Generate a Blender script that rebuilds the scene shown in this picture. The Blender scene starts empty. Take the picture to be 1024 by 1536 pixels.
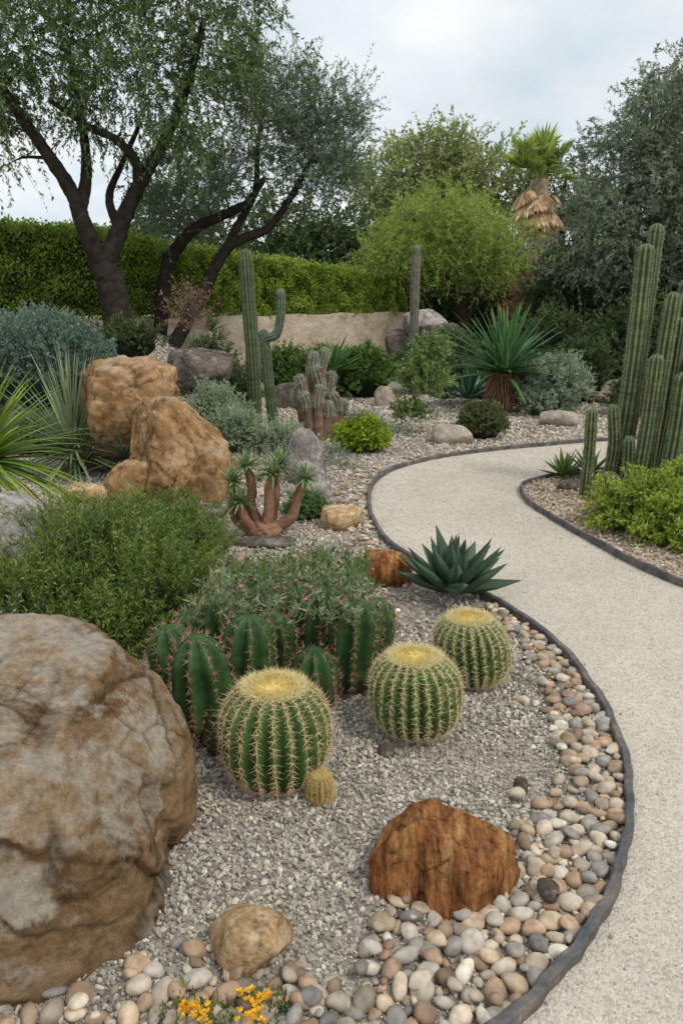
import bpy, bmesh, math, random
import numpy as np
from mathutils import Vector, Matrix, noise
rng=np.random.default_rng(11); random.seed(11)
R=math.radians
scene=bpy.context.scene
scene.view_settings.view_transform='Standard'
scene.view_settings.look='None'
scene.view_settings.exposure=0

# ------------------------------------------------------------ helpers
def S(t):
    t=np.clip(t,0,1); return t*t*(3-2*t)
def gh(x,y):
    x=np.asarray(x,float); y=np.asarray(y,float)
    return 1.15*S((y-8.3)/3.6)*S((-1.2-x)/2.6)
def ghf(x,y): return float(gh(x,y))

class Geo:
    def __init__(s): s.V=[]; s.C=[]; s.P=[]; s.n=0
    def add(s,V,F,col=(1,1,1),mi=0,sm=False):
        V=np.asarray(V,float).reshape(-1,3); F=np.asarray(F,int)
        if len(V)==0: return
        c=np.asarray(col,float)
        if c.ndim==1: c=np.tile(c[:3],(len(V),1))
        s.V.append(V); s.C.append(c); s.P.append((F+s.n,mi,sm)); s.n+=len(V)
    def build(s,name,mats,parent=None,loc=None):
        V=np.concatenate(s.V); C=np.concatenate(s.C)
        me=bpy.data.meshes.new(name)
        me.vertices.add(len(V)); me.vertices.foreach_set('co',V.astype(np.float32).ravel())
        loops=np.concatenate([f.ravel() for f,_,_ in s.P]).astype(np.int32)
        tot=np.concatenate([np.full(len(f),f.shape[1]) for f,_,_ in s.P])
        start=np.concatenate([[0],np.cumsum(tot)[:-1]]).astype(np.int32)
        me.loops.add(len(loops)); me.loops.foreach_set('vertex_index',loops)
        me.polygons.add(len(tot)); me.polygons.foreach_set('loop_start',start)
        try: me.polygons.foreach_set('loop_total',tot.astype(np.int32))
        except Exception: pass
        me.polygons.foreach_set('material_index',np.concatenate([np.full(len(f),m) for f,m,_ in s.P]).astype(np.int32))
        me.polygons.foreach_set('use_smooth',np.concatenate([np.full(len(f),sm) for f,_,sm in s.P]))
        a=me.color_attributes.new('Col','FLOAT_COLOR','POINT')
        a.data.foreach_set('color',np.concatenate([np.clip(C,0,1),np.ones((len(C),1))],1).astype(np.float32).ravel())
        for m in mats: me.materials.append(m)
        me.update(calc_edges=True)
        ob=bpy.data.objects.new(name,me); scene.collection.objects.link(ob)
        if parent: ob.parent=parent
        return ob

def nrm(a): return a/np.maximum(np.linalg.norm(a,axis=-1,keepdims=True),1e-9)
def frames(d):
    d=nrm(d); r=rng.normal(size=d.shape); s=nrm(np.cross(d,r)); n=np.cross(s,d)
    return np.stack([s,d,n],axis=2)
def randrot(n):
    return frames(rng.normal(size=(n,3)))
def inst(geo,PV,PF,pos,Rm,sc,col,mi=0,sm=False):
    N=len(pos); 
    if N==0: return
    sc=np.asarray(sc,float)
    if sc.ndim==1: sc=np.repeat(sc[:,None],3,1)
    P=PV[None]*sc[:,None,:]
    V=pos[:,None,:]+np.einsum('nij,nkj->nki',Rm,P)
    F=PF[None]+(np.arange(N)*len(PV))[:,None,None]
    C=np.repeat(np.asarray(col)[:,None,:],len(PV),1).reshape(-1,3)
    geo.add(V.reshape(-1,3),F.reshape(-1,PF.shape[1]),C,mi,sm)
def lerpc(a,b,t):
    a=np.array(a);b=np.array(b); t=np.asarray(t)[:,None]; return a*(1-t)+b*t
LEAF=(np.array([[0,0,0],[.5,.45,.08],[0,1,0],[-.5,.45,.08]],float),np.array([[0,1,2,3]]))
SPINE=(np.array([[1,0,0],[-.5,0,.87],[-.5,0,-.87],[0,1,0]],float),np.array([[0,1,3],[1,2,3],[2,0,3]]))
def ico(sub):
    bm=bmesh.new(); bmesh.ops.create_icosphere(bm,subdivisions=sub,radius=1)
    V=np.array([v.co[:] for v in bm.verts]); F=np.array([[v.index for v in f.verts] for f in bm.faces]); bm.free(); return V,F
ICO={k:ico(k) for k in (1,2,3,4,5,6,7)}

def cat(pts,n):
    P=np.array(pts,float); 
    if len(P)<3:
        t=np.linspace(0,1,n)[:,None]; return P[0]*(1-t)+P[-1]*t
    Q=np.vstack([2*P[0]-P[1],P,2*P[-1]-P[-2]]); m=len(P)-1
    out=[]
    for i in range(n):
        u=i/(n-1)*m; k=min(int(u),m-1); t=u-k
        a,b,c,d=Q[k],Q[k+1],Q[k+2],Q[k+3]
        out.append(.5*((2*b)+(-a+c)*t+(2*a-5*b+4*c-d)*t*t+(-a+3*b-3*c+d)*t**3))
    return np.array(out)
def pframes(P):
    T=nrm(np.gradient(P,axis=0)); N=[]; 
    r=np.array([1,0,0.]) if abs(T[0][0])<.8 else np.array([0,1,0.])
    u=nrm(np.cross(T[0],r))
    for t in T:
        u=nrm(u-t*np.dot(u,t)); N.append(u)
    N=np.array(N); return T,N,np.cross(T,N)
def gridfaces(m,k,closed=True):
    i=np.arange(m-1)[:,None]; j=np.arange(k if closed else k-1)[None,:]; j2=(j+1)%k
    return np.stack([i*k+j,i*k+j2,(i+1)*k+j2,(i+1)*k+j],-1).reshape(-1,4)
def tube(geo,pts,r0,r1,seg=8,n=None,col=(1,1,1),mi=0,rough=0.0,power=1):
    n=n or max(4,len(pts)*4); P=cat(pts,n); T,N,B=pframes(P)
    t=np.linspace(0,1,n)**power; r=(r0*(1-t)+r1*t)[:,None]
    th=np.linspace(0,2*np.pi,seg,endpoint=False)
    rr=r*(1+rough*rng.normal(size=(n,seg)))
    V=P[:,None]+rr[...,None]*(np.cos(th)[None,:,None]*N[:,None]+np.sin(th)[None,:,None]*B[:,None])
    geo.add(V.reshape(-1,3),gridfaces(n,seg),col,mi,True)
    return P,(r[:,0])

# ------------------------------------------------------------ materials
def newmat(name):
    m=bpy.data.materials.new(name); m.use_nodes=True; nt=m.node_tree
    b=nt.nodes['Principled BSDF']; return m,nt,b
def ramp(nt,stops):
    r=nt.nodes.new('ShaderNodeValToRGB'); e=r.color_ramp.elements
    while len(e)<len(stops): e.new(.5)
    for i,(p,c) in enumerate(stops):
        e[i].position=p; e[i].color=(c[0],c[1],c[2],1) if not np.isscalar(c) else (c,c,c,1)
    return r
def mixc(nt,blend='MIX',fac=.5):
    m=nt.nodes.new('ShaderNodeMix'); m.data_type='RGBA'; m.blend_type=blend; m.inputs[0].default_value=fac; return m
def vcol(name,rough=.8,trans=0.0,spec=.3,nscale=0,namp=.3,bump=0,bscale=50,gain=None):
    m,nt,b=newmat(name); L=nt.links
    at=nt.nodes.new('ShaderNodeAttribute'); at.attribute_name='Col'; out=at.outputs['Color']
    if gain:
        mg=mixc(nt,'MULTIPLY',1); mg.clamp_result=False; L.new(out,mg.inputs[6]); mg.inputs[7].default_value=(*gain,1); out=mg.outputs[2]
    if nscale:
        tc=nt.nodes.new('ShaderNodeTexCoord'); no=nt.nodes.new('ShaderNodeTexNoise'); no.inputs['Scale'].default_value=nscale; no.inputs['Detail'].default_value=6
        L.new(tc.outputs['Object'],no.inputs['Vector'])
        rp=ramp(nt,[(.25,1-namp),(.75,1+namp)]); L.new(no.outputs['Fac'],rp.inputs['Fac'])
        mx=mixc(nt,'MULTIPLY',1); L.new(out,mx.inputs[6]); L.new(rp.outputs['Color'],mx.inputs[7]); out=mx.outputs[2]
    L.new(out,b.inputs['Base Color']); b.inputs['Roughness'].default_value=rough; b.inputs['Specular IOR Level'].default_value=spec
    if bump:
        tc=nt.nodes.new('ShaderNodeTexCoord'); no=nt.nodes.new('ShaderNodeTexNoise'); no.inputs['Scale'].default_value=bscale; no.inputs['Detail'].default_value=5
        L.new(tc.outputs['Object'],no.inputs['Vector'])
        bp=nt.nodes.new('ShaderNodeBump'); bp.inputs['Strength'].default_value=bump; bp.inputs['Distance'].default_value=.01
        L.new(no.outputs['Fac'],bp.inputs['Height']); L.new(bp.outputs['Normal'],b.inputs['Normal'])
    if trans:
        tr=nt.nodes.new('ShaderNodeBsdfTranslucent'); ms=nt.nodes.new('ShaderNodeMixShader'); ms.inputs[0].default_value=trans
        L.new(out,tr.inputs['Color']); L.new(b.outputs[0],ms.inputs[1]); L.new(tr.outputs[0],ms.inputs[2])
        L.new(ms.outputs[0],nt.nodes['Material Output'].inputs['Surface'])
    return m
M_leaf=vcol('leaf',.55,.3,.3,gain=(1.4,1.36,1.4))
M_blade=vcol('succulent_blade',.5,.1,.35,6,.2,gain=(1.35,1.3,1.25))
M_cactus=vcol('cactus_skin',.55,0,.25,18,.35,.25,160)
M_spine=vcol('spine',.6,.2,.2)
M_stone=vcol('gravel_stone',.9,0,.15,60,.25)
M_pebble=vcol('pebble_stone',.65,0,.25,35,.4,.15,200)
M_bark=vcol('bark',.9,0,.12,9,.5,.9,28)

def rockmat(name,cols,scale=3,bump=.9,fine=40,strata=None,spots=(.6,.57,.5),spotamt=.62,top=.6,n1h=.25,bd=.03):
    m,nt,b=newmat(name); L=nt.links
    tc=nt.nodes.new('ShaderNodeTexCoord'); mp=nt.nodes.new('ShaderNodeMapping'); L.new(tc.outputs['Object'],mp.inputs['Vector'])
    if strata: mp.inputs['Scale'].default_value=strata[0]; mp.inputs['Rotation'].default_value=strata[1]
    n1=nt.nodes.new('ShaderNodeTexNoise'); n1.inputs['Scale'].default_value=scale; n1.inputs['Detail'].default_value=12; n1.inputs['Roughness'].default_value=.72; n1.inputs['Distortion'].default_value=.4
    L.new(mp.outputs[0],n1.inputs['Vector'])
    k=len(cols); rp=ramp(nt,[(.34+.32*i/(k-1),c) for i,c in enumerate(cols)]); L.new(n1.outputs['Fac'],rp.inputs['Fac'])
    n2=nt.nodes.new('ShaderNodeTexNoise'); n2.inputs['Scale'].default_value=fine; n2.inputs['Detail'].default_value=12; n2.inputs['Roughness'].default_value=.82
    L.new(tc.outputs['Object'],n2.inputs['Vector'])
    r2=ramp(nt,[(.35,.5),(.65,1.4)]); L.new(n2.outputs['Fac'],r2.inputs['Fac'])
    mx=mixc(nt,'MULTIPLY',.9); L.new(rp.outputs[0],mx.inputs[6]); L.new(r2.outputs[0],mx.inputs[7])
    n3=nt.nodes.new('ShaderNodeTexNoise'); n3.inputs['Scale'].default_value=scale*2.0; n3.inputs['Detail'].default_value=12; n3.inputs['Roughness'].default_value=.78
    L.new(tc.outputs['Object'],n3.inputs['Vector'])
    # dust and lichen settle on the upward faces
    ge=nt.nodes.new('ShaderNodeNewGeometry'); sx=nt.nodes.new('ShaderNodeSeparateXYZ'); L.new(ge.outputs['Normal'],sx.inputs[0])
    mz=nt.nodes.new('ShaderNodeMath'); mz.operation='MULTIPLY_ADD'; mz.inputs[1].default_value=.16*top; L.new(sx.outputs[2],mz.inputs[0]); L.new(n3.outputs['Fac'],mz.inputs[2])
    r3=ramp(nt,[(spotamt-.05,0.0),(spotamt+.09,1.0)]); L.new(mz.outputs[0],r3.inputs['Fac'])
    sm_=mixc(nt,'MULTIPLY',.7); sm_.inputs[6].default_value=(*spots,1); L.new(r2.outputs[0],sm_.inputs[7])
    mx2=mixc(nt,'MIX'); L.new(r3.outputs[0],mx2.inputs[0]); L.new(mx.outputs[2],mx2.inputs[6]); L.new(sm_.outputs[2],mx2.inputs[7])
    at=nt.nodes.new('ShaderNodeAttribute'); at.attribute_name='Col'
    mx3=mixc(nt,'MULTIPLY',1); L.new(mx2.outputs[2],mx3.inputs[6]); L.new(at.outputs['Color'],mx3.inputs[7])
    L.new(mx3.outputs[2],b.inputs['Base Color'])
    m1=nt.nodes.new('ShaderNodeMath'); m1.operation='MULTIPLY'; m1.inputs[1].default_value=n1h; L.new(n1.outputs['Fac'],m1.inputs[0])
    add=nt.nodes.new('ShaderNodeMath'); add.operation='MULTIPLY_ADD'; add.inputs[1].default_value=.6
    L.new(n2.outputs['Fac'],add.inputs[0]); L.new(m1.outputs[0],add.inputs[2])
    bp=nt.nodes.new('ShaderNodeBump'); bp.inputs['Strength'].default_value=bump; bp.inputs['Distance'].default_value=bd
    L.new(add.outputs[0],bp.inputs['Height']); L.new(bp.outputs[0],b.inputs['Normal'])
    b.inputs['Roughness'].default_value=.93; b.inputs['Specular IOR Level'].default_value=.12
    return m
MR_big=rockmat('rock_brown_grey',[(.11,.065,.03),(.27,.165,.08),(.38,.25,.135),(.46,.35,.23)],2.4,1,26,((1,1,3.0),(.35,.45,0)),(.52,.45,.36),.64,1.2,.3,.035)
MR_orange=rockmat('rock_rust',[(.07,.03,.018),(.28,.11,.04),(.46,.21,.075),(.60,.40,.17)],7,1,38,((3.4,.8,.55),(0,.35,0)),(.44,.3,.19),.67,.4,.5,.02)
MR_tan=rockmat('rock_tan',[(.28,.17,.09),(.54,.36,.19),(.70,.52,.31)],9,1,60,None,(.68,.53,.35),.62,.6,.3,.012)
MR_bould=rockmat('rock_boulder_orange',[(.14,.075,.03),(.36,.20,.09),(.53,.32,.16),(.56,.39,.22)],2.2,1,16,None,(.52,.41,.28),.64,.9,.3,.035)
MR_grey=rockmat('rock_grey',[(.16,.14,.13),(.34,.31,.28),(.5,.46,.42)],3,.9,25,None,(.62,.58,.53),.6)
MR_dark=rockmat('rock_dark',[(.06,.05,.045),(.15,.12,.1),(.26,.22,.18)],4,.8,30,None,(.36,.32,.27),.64)
MR_beige=rockmat('rock_beige',[(.3,.25,.19),(.44,.37,.3),(.55,.48,.4)],4,.6,35,None,(.62,.56,.48),.66)

def gravelmat(name,cols,vs,bump=.6,nz=1.2,dist=.008,amt=(.8,1.12)):
    m,nt,b=newmat(name); L=nt.links
    tc=nt.nodes.new('ShaderNodeTexCoord')
    v=nt.nodes.new('ShaderNodeTexVoronoi'); v.inputs['Scale'].default_value=vs; L.new(tc.outputs['Object'],v.inputs['Vector'])
    sp=nt.nodes.new('ShaderNodeSeparateColor'); L.new(v.outputs['Color'],sp.inputs[0])
    rp=ramp(nt,[(i/(len(cols)-1),c) for i,c in enumerate(cols)]); L.new(sp.outputs[0],rp.inputs['Fac'])
    no=nt.nodes.new('ShaderNodeTexNoise'); no.inputs['Scale'].default_value=nz; no.inputs['Detail'].default_value=11; no.inputs['Roughness'].default_value=.68; L.new(tc.outputs['Object'],no.inputs['Vector'])
    r2=ramp(nt,[(.32,amt[0]),(.68,amt[1])]); L.new(no.outputs['Fac'],r2.inputs['Fac'])
    mx=mixc(nt,'MULTIPLY',1); L.new(rp.outputs[0],mx.inputs[6]); L.new(r2.outputs[0],mx.inputs[7])
    L.new(mx.outputs[2],b.inputs['Base Color']); b.inputs['Roughness'].default_value=.95; b.inputs['Specular IOR Level'].default_value=.1
    iv=nt.nodes.new('ShaderNodeMath'); iv.operation='SUBTRACT'; iv.inputs[0].default_value=1; L.new(v.outputs['Distance'],iv.inputs[1])
    bp=nt.nodes.new('ShaderNodeBump'); bp.inputs['Strength'].default_value=bump; bp.inputs['Distance'].default_value=dist
    L.new(iv.outputs[0],bp.inputs['Height']); L.new(bp.outputs[0],b.inputs['Normal'])
    return m
M_ground=gravelmat('ground_gravel',[(.16,.14,.115),(.34,.3,.25),(.46,.41,.34),(.25,.22,.19)],55)
M_path=gravelmat('path_fine_gravel',[(.44,.385,.31),(.60,.535,.445),(.66,.6,.51),(.53,.465,.38)],120,.7,1.1,.005,(.84,1.08))
M_island=gravelmat('bed_gravel',[(.22,.17,.12),(.42,.34,.26),(.52,.45,.36),(.3,.25,.2)],45)
M_edge,nt,b=newmat('edging_steel')
tc=nt.nodes.new('ShaderNodeTexCoord'); no=nt.nodes.new('ShaderNodeTexNoise'); no.inputs['Scale'].default_value=11; no.inputs['Detail'].default_value=12; no.inputs['Roughness'].default_value=.75
nt.links.new(tc.outputs['Object'],no.inputs['Vector']); rp=ramp(nt,[(.35,(.045,.047,.052)),(.5,(.11,.105,.105)),(.6,(.19,.155,.12)),(.7,(.34,.3,.25))]); nt.links.new(no.outputs['Fac'],rp.inputs['Fac']); nt.links.new(rp.outputs[0],b.inputs['Base Color'])
b.inputs['Roughness'].default_value=.75; b.inputs['Metallic'].default_value=.05
M_wall,nt,b=newmat('wall_stone'); L=nt.links
tc=nt.nodes.new('ShaderNodeTexCoord')
no=nt.nodes.new('ShaderNodeTexNoise'); no.inputs['Scale'].default_value=1.6; no.inputs['Detail'].default_value=12; no.inputs['Roughness'].default_value=.75
L.new(tc.outputs['Object'],no.inputs['Vector']); rp=ramp(nt,[(.35,(.28,.215,.15)),(.5,(.54,.44,.325)),(.65,(.66,.57,.45))]); L.new(no.outputs['Fac'],rp.inputs['Fac'])
L.new(rp.outputs[0],b.inputs['Base Color']); bp=nt.nodes.new('ShaderNodeBump'); bp.inputs['Strength'].default_value=.8; bp.inputs['Distance'].default_value=.05
n2=nt.nodes.new('ShaderNodeTexNoise'); n2.inputs['Scale'].default_value=9; n2.inputs['Detail'].default_value=9; L.new(tc.outputs['Object'],n2.inputs['Vector']); L.new(n2.outputs['Fac'],bp.inputs['Height']); L.new(bp.outputs[0],b.inputs['Normal']); b.inputs['Roughness'].default_value=.92

# ------------------------------------------------------------ path outline
EDGE=[(-3.0,1.35),(-1.6,1.2),(-.8,1.17),(-.2,1.19),(.15,1.28),(.391,1.44),(.556,1.60),(.703,1.775),(.838,2.013),(.965,2.345),(1.027,2.681),(1.038,3.055),(.986,3.52),(.816,3.99),(.56,4.42),(.345,4.9),(.24,5.45),(.223,6.25),(.35,7.0),(.70,7.6),(1.297,8.1),(2.09,8.5),(2.95,8.85),(4.04,9.15),(6,9.5),(9,9.8)]
E=cat([(x,y,0) for x,y in EDGE],420)[:,:2]
ISL=[(9,2.2),(6,2.6),(3,3.2),(2.3,3.75),(1.925,4.22),(1.74,4.72),(1.59,5.37),(1.48,5.95),(1.485,6.4),(1.63,6.75),(2.1,7.1),(2.74,7.35),(3.5,7.5),(6,7.8),(9,8.0)]
I=cat([(x,y,0) for x,y in ISL],220)[:,:2]
PATHPOLY=np.vstack([E,[(14,9.9),(14,-3),(-3,-3)]])
ISLPOLY=np.vstack([I,[(12,8.1),(12,2.0)]])
def pip(P,poly):
    x,y=P[:,0],P[:,1]; inside=np.zeros(len(P),bool); n=len(poly)
    for i in range(n):
        x1,y1=poly[i]; x2,y2=poly[(i+1)%n]
        if y1==y2: continue
        c=((y1>y)!=(y2>y))&(x<(x2-x1)*(y-y1)/(y2-y1)+x1); inside^=c
    return inside
def edist(P,C):
    out=np.empty(len(P))
    for i in range(0,len(P),20000):
        q=P[i:i+20000]; out[i:i+20000]=np.sqrt(((q[:,None]-C[None])**2).sum(-1).min(1))
    return out
n=260; t=np.linspace(-1,1,n); k=5.2
gx=160*np.sinh(k*t)/math.sinh(k); gy=6+160*np.sinh(k*t)/math.sinh(k)
X,Y=np.meshgrid(gx,gy,indexing='xy'); Z=gh(X,Y)
g=Geo(); g.add(np.stack([X,Y,Z],-1).reshape(-1,3),gridfaces(n,n,False),(1,1,1),0,True); g.build('ground',[M_ground])
def sheet(name,poly,z,mat):
    me=bpy.data.meshes.new(name); bm=bmesh.new(); vs=[bm.verts.new((x,y,z)) for x,y in poly]; f=bm.faces.new(vs)
    bm.normal_update()
    if f.normal.z<0: f.normal_flip()
    bmesh.ops.triangulate(bm,faces=[f]); bm.to_mesh(me); bm.free(); me.materials.append(mat)
    ob=bpy.data.objects.new(name,me); scene.collection.objects.link(ob); return ob
sheet('gravel_path',PATHPOLY,.006,M_path)
sheet('planting_bed',ISLPOLY,.016,M_island)
def edging(name,C,th,h):
    P=np.column_stack([C,np.zeros(len(C))]); T=nrm(np.gradient(P,axis=0)); Nn=np.column_stack([-T[:,1],T[:,0],np.zeros(len(T))])
    P=P+Nn*(.003*np.sin(np.arange(len(P))*.35)+.002*np.sin(np.arange(len(P))*.9))[:,None]
    hh=h+.004*np.sin(np.arange(len(P))*.11)+.002*np.sin(np.arange(len(P))*.47)
    prof=[(-th/2,-.05,0),(-th/2,0,1),(-th/2+.004,.004,1),(th/2-.004,.004,1),(th/2,0,1),(th/2,-.05,0)]
    V=np.stack([P+Nn*a+np.array([0,0,1.])*((z+hh*f)[:,None]) for a,z,f in prof],1)
    g=Geo(); g.add(V.reshape(-1,3),gridfaces(len(P),6,True),(1,1,1),0,False); g.build(name,[M_edge])
edging('steel_edging',E,.027,.042)
edging('steel_edging',I,.018,.05)

# ------------------------------------------------------------ gravel
def stoneprotos(k,sub,amp):
    out=[]; V,F=ICO[sub]
    for i in range(k):
        s=np.array([1,.8,.6])*(1+.2*rng.normal(size=3)); out.append((V*(1+amp*rng.normal(size=(len(V),1)))*s,F))
    return out
def pal(cols,n):
    c=np.array(cols)[rng.integers(0,len(cols),n)]; return c*(1+.16*rng.normal(size=(n,1)))
def scatter(name,P,rad,cols,mat,protos,zoff=.3,sm=False,basez=0.0,zj=.6):
    g=Geo(); ids=rng.integers(0,len(protos),len(P))
    for i,(PV,PF) in enumerate(protos):
        q=P[ids==i]; r=rad[ids==i]
        z=gh(q[:,0],q[:,1])+basez+r*(zoff+zj*rng.random(len(q)))
        inst(g,PV,PF,np.column_stack([q,z]),randrot(len(q)),r,pal(cols,len(q)),0,sm)
    return g.build(name,[mat])
def rect(n,x0,x1,y0,y1): return np.column_stack([rng.uniform(x0,x1,n),rng.uniform(y0,y1,n)])
GP=stoneprotos(8,1,.13)
P1=rect(100000,-2.4,1.1,1.2,3.7); P1=P1[(~pip(P1,PATHPOLY))&(np.abs(P1[:,0])<.62*P1[:,1]+.25)]
P1=P1[(rng.random(len(P1))<np.clip((4.4-P1[:,1])/1.4,.3,1))]
nn_=np.array([noise.noise(Vector((p[0]*2.2,p[1]*2.2,3))) for p in P1])
rr_=(.0036+.0085*rng.random(len(P1))**2.2)*np.clip(1.0+.6*nn_-.25*np.clip(P1[:,0]-.2,0,.6),.6,1.3)
scatter('gravel',P1,rr_,[(.50,.455,.375),(.39,.355,.30),(.60,.55,.46),(.25,.235,.21),(.45,.395,.31),(.33,.305,.27),(.49,.455,.39),(.55,.5,.42)],M_stone,GP)
P2=rect(150000,-5.5,5,3.2,14); P2=P2[(~pip(P2,PATHPOLY))&(np.abs(P2[:,0])<.5*P2[:,1]+.3)]
P2=P2[rng.random(len(P2))<np.clip(6.5/P2[:,1],.2,1)*np.clip((P2[:,1]-3.0)/1.2,.2,1)]
scatter('gravel',P2,(.007+.013*rng.random(len(P2))**1.8)*np.clip(P2[:,1]/8,.8,1.4),[(.64,.57,.48),(.49,.43,.36),(.72,.66,.57),(.33,.28,.24),(.58,.48,.38),(.42,.38,.32)],M_stone,GP)
P3=rect(16000,1.4,5,3.8,7.8); P3=P3[pip(P3,ISLPOLY)]
scatter('gravel',P3,rng.uniform(.008,.017,len(P3)),[(.54,.44,.34),(.40,.31,.22),(.62,.54,.44),(.27,.2,.15),(.48,.36,.25)],M_stone,GP,basez=.016)
P4=rect(200000,.0,4.2,1.2,9.2); P4=P4[pip(P4,PATHPOLY)&(~pip(P4,ISLPOLY))&(P4[:,0]<.56*P4[:,1]+.15)]
P4=P4[rng.random(len(P4))<np.clip((3.2/P4[:,1])**2,.06,1)]; P4=P4[edist(P4,E)>.016]
OCT=[(np.array([[1,0,0],[-1,0,0],[0,1,0],[0,-1,0],[0,0,.8],[0,0,-.8]])*(1+.2*rng.normal(size=(6,1))),np.array([[0,2,4],[2,1,4],[1,3,4],[3,0,4],[2,0,5],[1,2,5],[3,1,5],[0,3,5]])) for _ in range(4)]
scatter('path_grit',P4,rng.uniform(.0016,.0036,len(P4))*np.clip(P4[:,1]/3.4,1,2.0),[(.62,.56,.47),(.55,.485,.395),(.68,.62,.53),(.46,.40,.33),(.6,.54,.45)],M_stone,OCT,basez=.006,zoff=.05,zj=.3)
# a few bed stones kicked onto the path edge
q=rect(4000,.2,2.2,1.3,9); q=q[pip(q,PATHPOLY)&(~pip(q,ISLPOLY))]; d_=np.minimum(edist(q,E),edist(q,I)); q=q[(d_>.02)&(rng.random(len(q))<.35*np.exp(-d_/.05))]
scatter('stray_gravel',q,rng.uniform(.004,.009,len(q)),[(.46,.4,.33),(.33,.3,.26),(.56,.5,.42)],M_stone,GP,basez=.006)
g=Geo(); q=rect(1100,-2.2,1,1.4,6); q=q[(~pip(q,PATHPOLY))]; m=len(q); D=np.column_stack([rng.normal(size=(m,2)),.15*rng.normal(size=m)]); l=rng.uniform(.010,.026,m)
inst(g,LEAF[0],LEAF[1],np.column_stack([q,np.full(m,.014)]),frames(D),np.column_stack([l*.3,l,l*.3]),pal([(.2,.13,.07),(.32,.24,.14),(.12,.08,.05)],m),0)
g.build('leaf_litter',[M_stone])
def pack(cands,rads,ov=.85):
    kept=np.zeros((len(cands),2)); kr=np.zeros(len(cands)); n=0
    for p,r in zip(cands,rads):
        if n:
            d=np.hypot(kept[:n,0]-p[0],kept[:n,1]-p[1])
            if (d<ov*(kr[:n]+r)).any(): continue
        kept[n]=p; kr[n]=r; n+=1
    return kept[:n],kr[:n]
def bandmask(P):
    d=edist(P,E); w=np.interp(P[:,1],[1.2,1.5,1.7,1.95,2.2,2.6,3.1,3.6,3.95],[.36,.31,.33,.28,.21,.19,.17,.13,.05])
    w=w*(1+.16*np.sin(P[:,0]*9+P[:,1]*7)+.1*np.sin(P[:,0]*31+P[:,1]*23))
    return (~pip(P,PATHPOLY))&(d>.026)&(d<w*(1+.14*rng.normal(size=len(P))))&(P[:,1]<3.95)&(P[:,0]>-1.2)
PV,PF=ICO[2]; pebP=[]
for i in range(12):
    s=np.array([1,rng.uniform(.62,.92),rng.uniform(.45,.68)]); W=PV.copy()
    for a in range(3): 
        ph=rng.uniform(0,6,3); W[:,a]=W[:,a]*(1+.13*np.sin(PV[:,(a+1)%3]*2.2+ph[0])+.08*np.sin(PV[:,(a+2)%3]*3.1+ph[1]))
    pebP.append((W*s,PF))
g=Geo()
pc=[(.46,.36,.25),(.53,.44,.33),(.38,.26,.175),(.33,.30,.26),(.24,.22,.20),(.58,.52,.43),(.42,.29,.19),(.5,.41,.31),(.28,.19,.13),(.54,.46,.36),(.42,.37,.31),(.5,.38,.26),(.36,.30,.23)]
for lay in range(2):
    c=rect(60000,-1.3,1.1,1.15,4.0); c=c[bandmask(c)][:12000]
    r=.011+.021*rng.random(len(c))**1.6; o=np.argsort(-r*(1+.8*rng.random(len(r))));
    K,kr=pack(c[o],r[o],.80 if lay==0 else .95)
    if lay==1: sel=rng.random(len(K))<.4; K=K[sel]; kr=kr[sel]*.85
    ids=rng.integers(0,12,len(K))
    for i in range(12):
        q=K[ids==i]; rr=kr[ids==i]; m=len(q)
        az=rng.uniform(0,6.28,m); tl=rng.normal(size=(m,2))*.25
        zax=nrm(np.column_stack([tl,np.ones(m)])); xa=nrm(np.cross(np.column_stack([np.cos(az),np.sin(az),np.zeros(m)]),zax)); ya=np.cross(zax,xa)
        inst(g,pebP[i][0],PF,np.column_stack([q,rr*.42+.002+lay*.016]),np.stack([xa,ya,zax],2),rr*1.15,pal(pc,m),0,True)
c=rect(4000,-1.5,1.3,4.3,9.5); c=c[(~pip(c,PATHPOLY))&(edist(c,E)<.28)][:150]
inst(g,pebP[0][0],PF,np.column_stack([c,np.full(len(c),.015)]),np.tile(np.eye(3),(len(c),1,1)),rng.uniform(.015,.035,len(c)),pal(pc,len(c)),0,True)
g.build('river_pebbles',[M_pebble])

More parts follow.
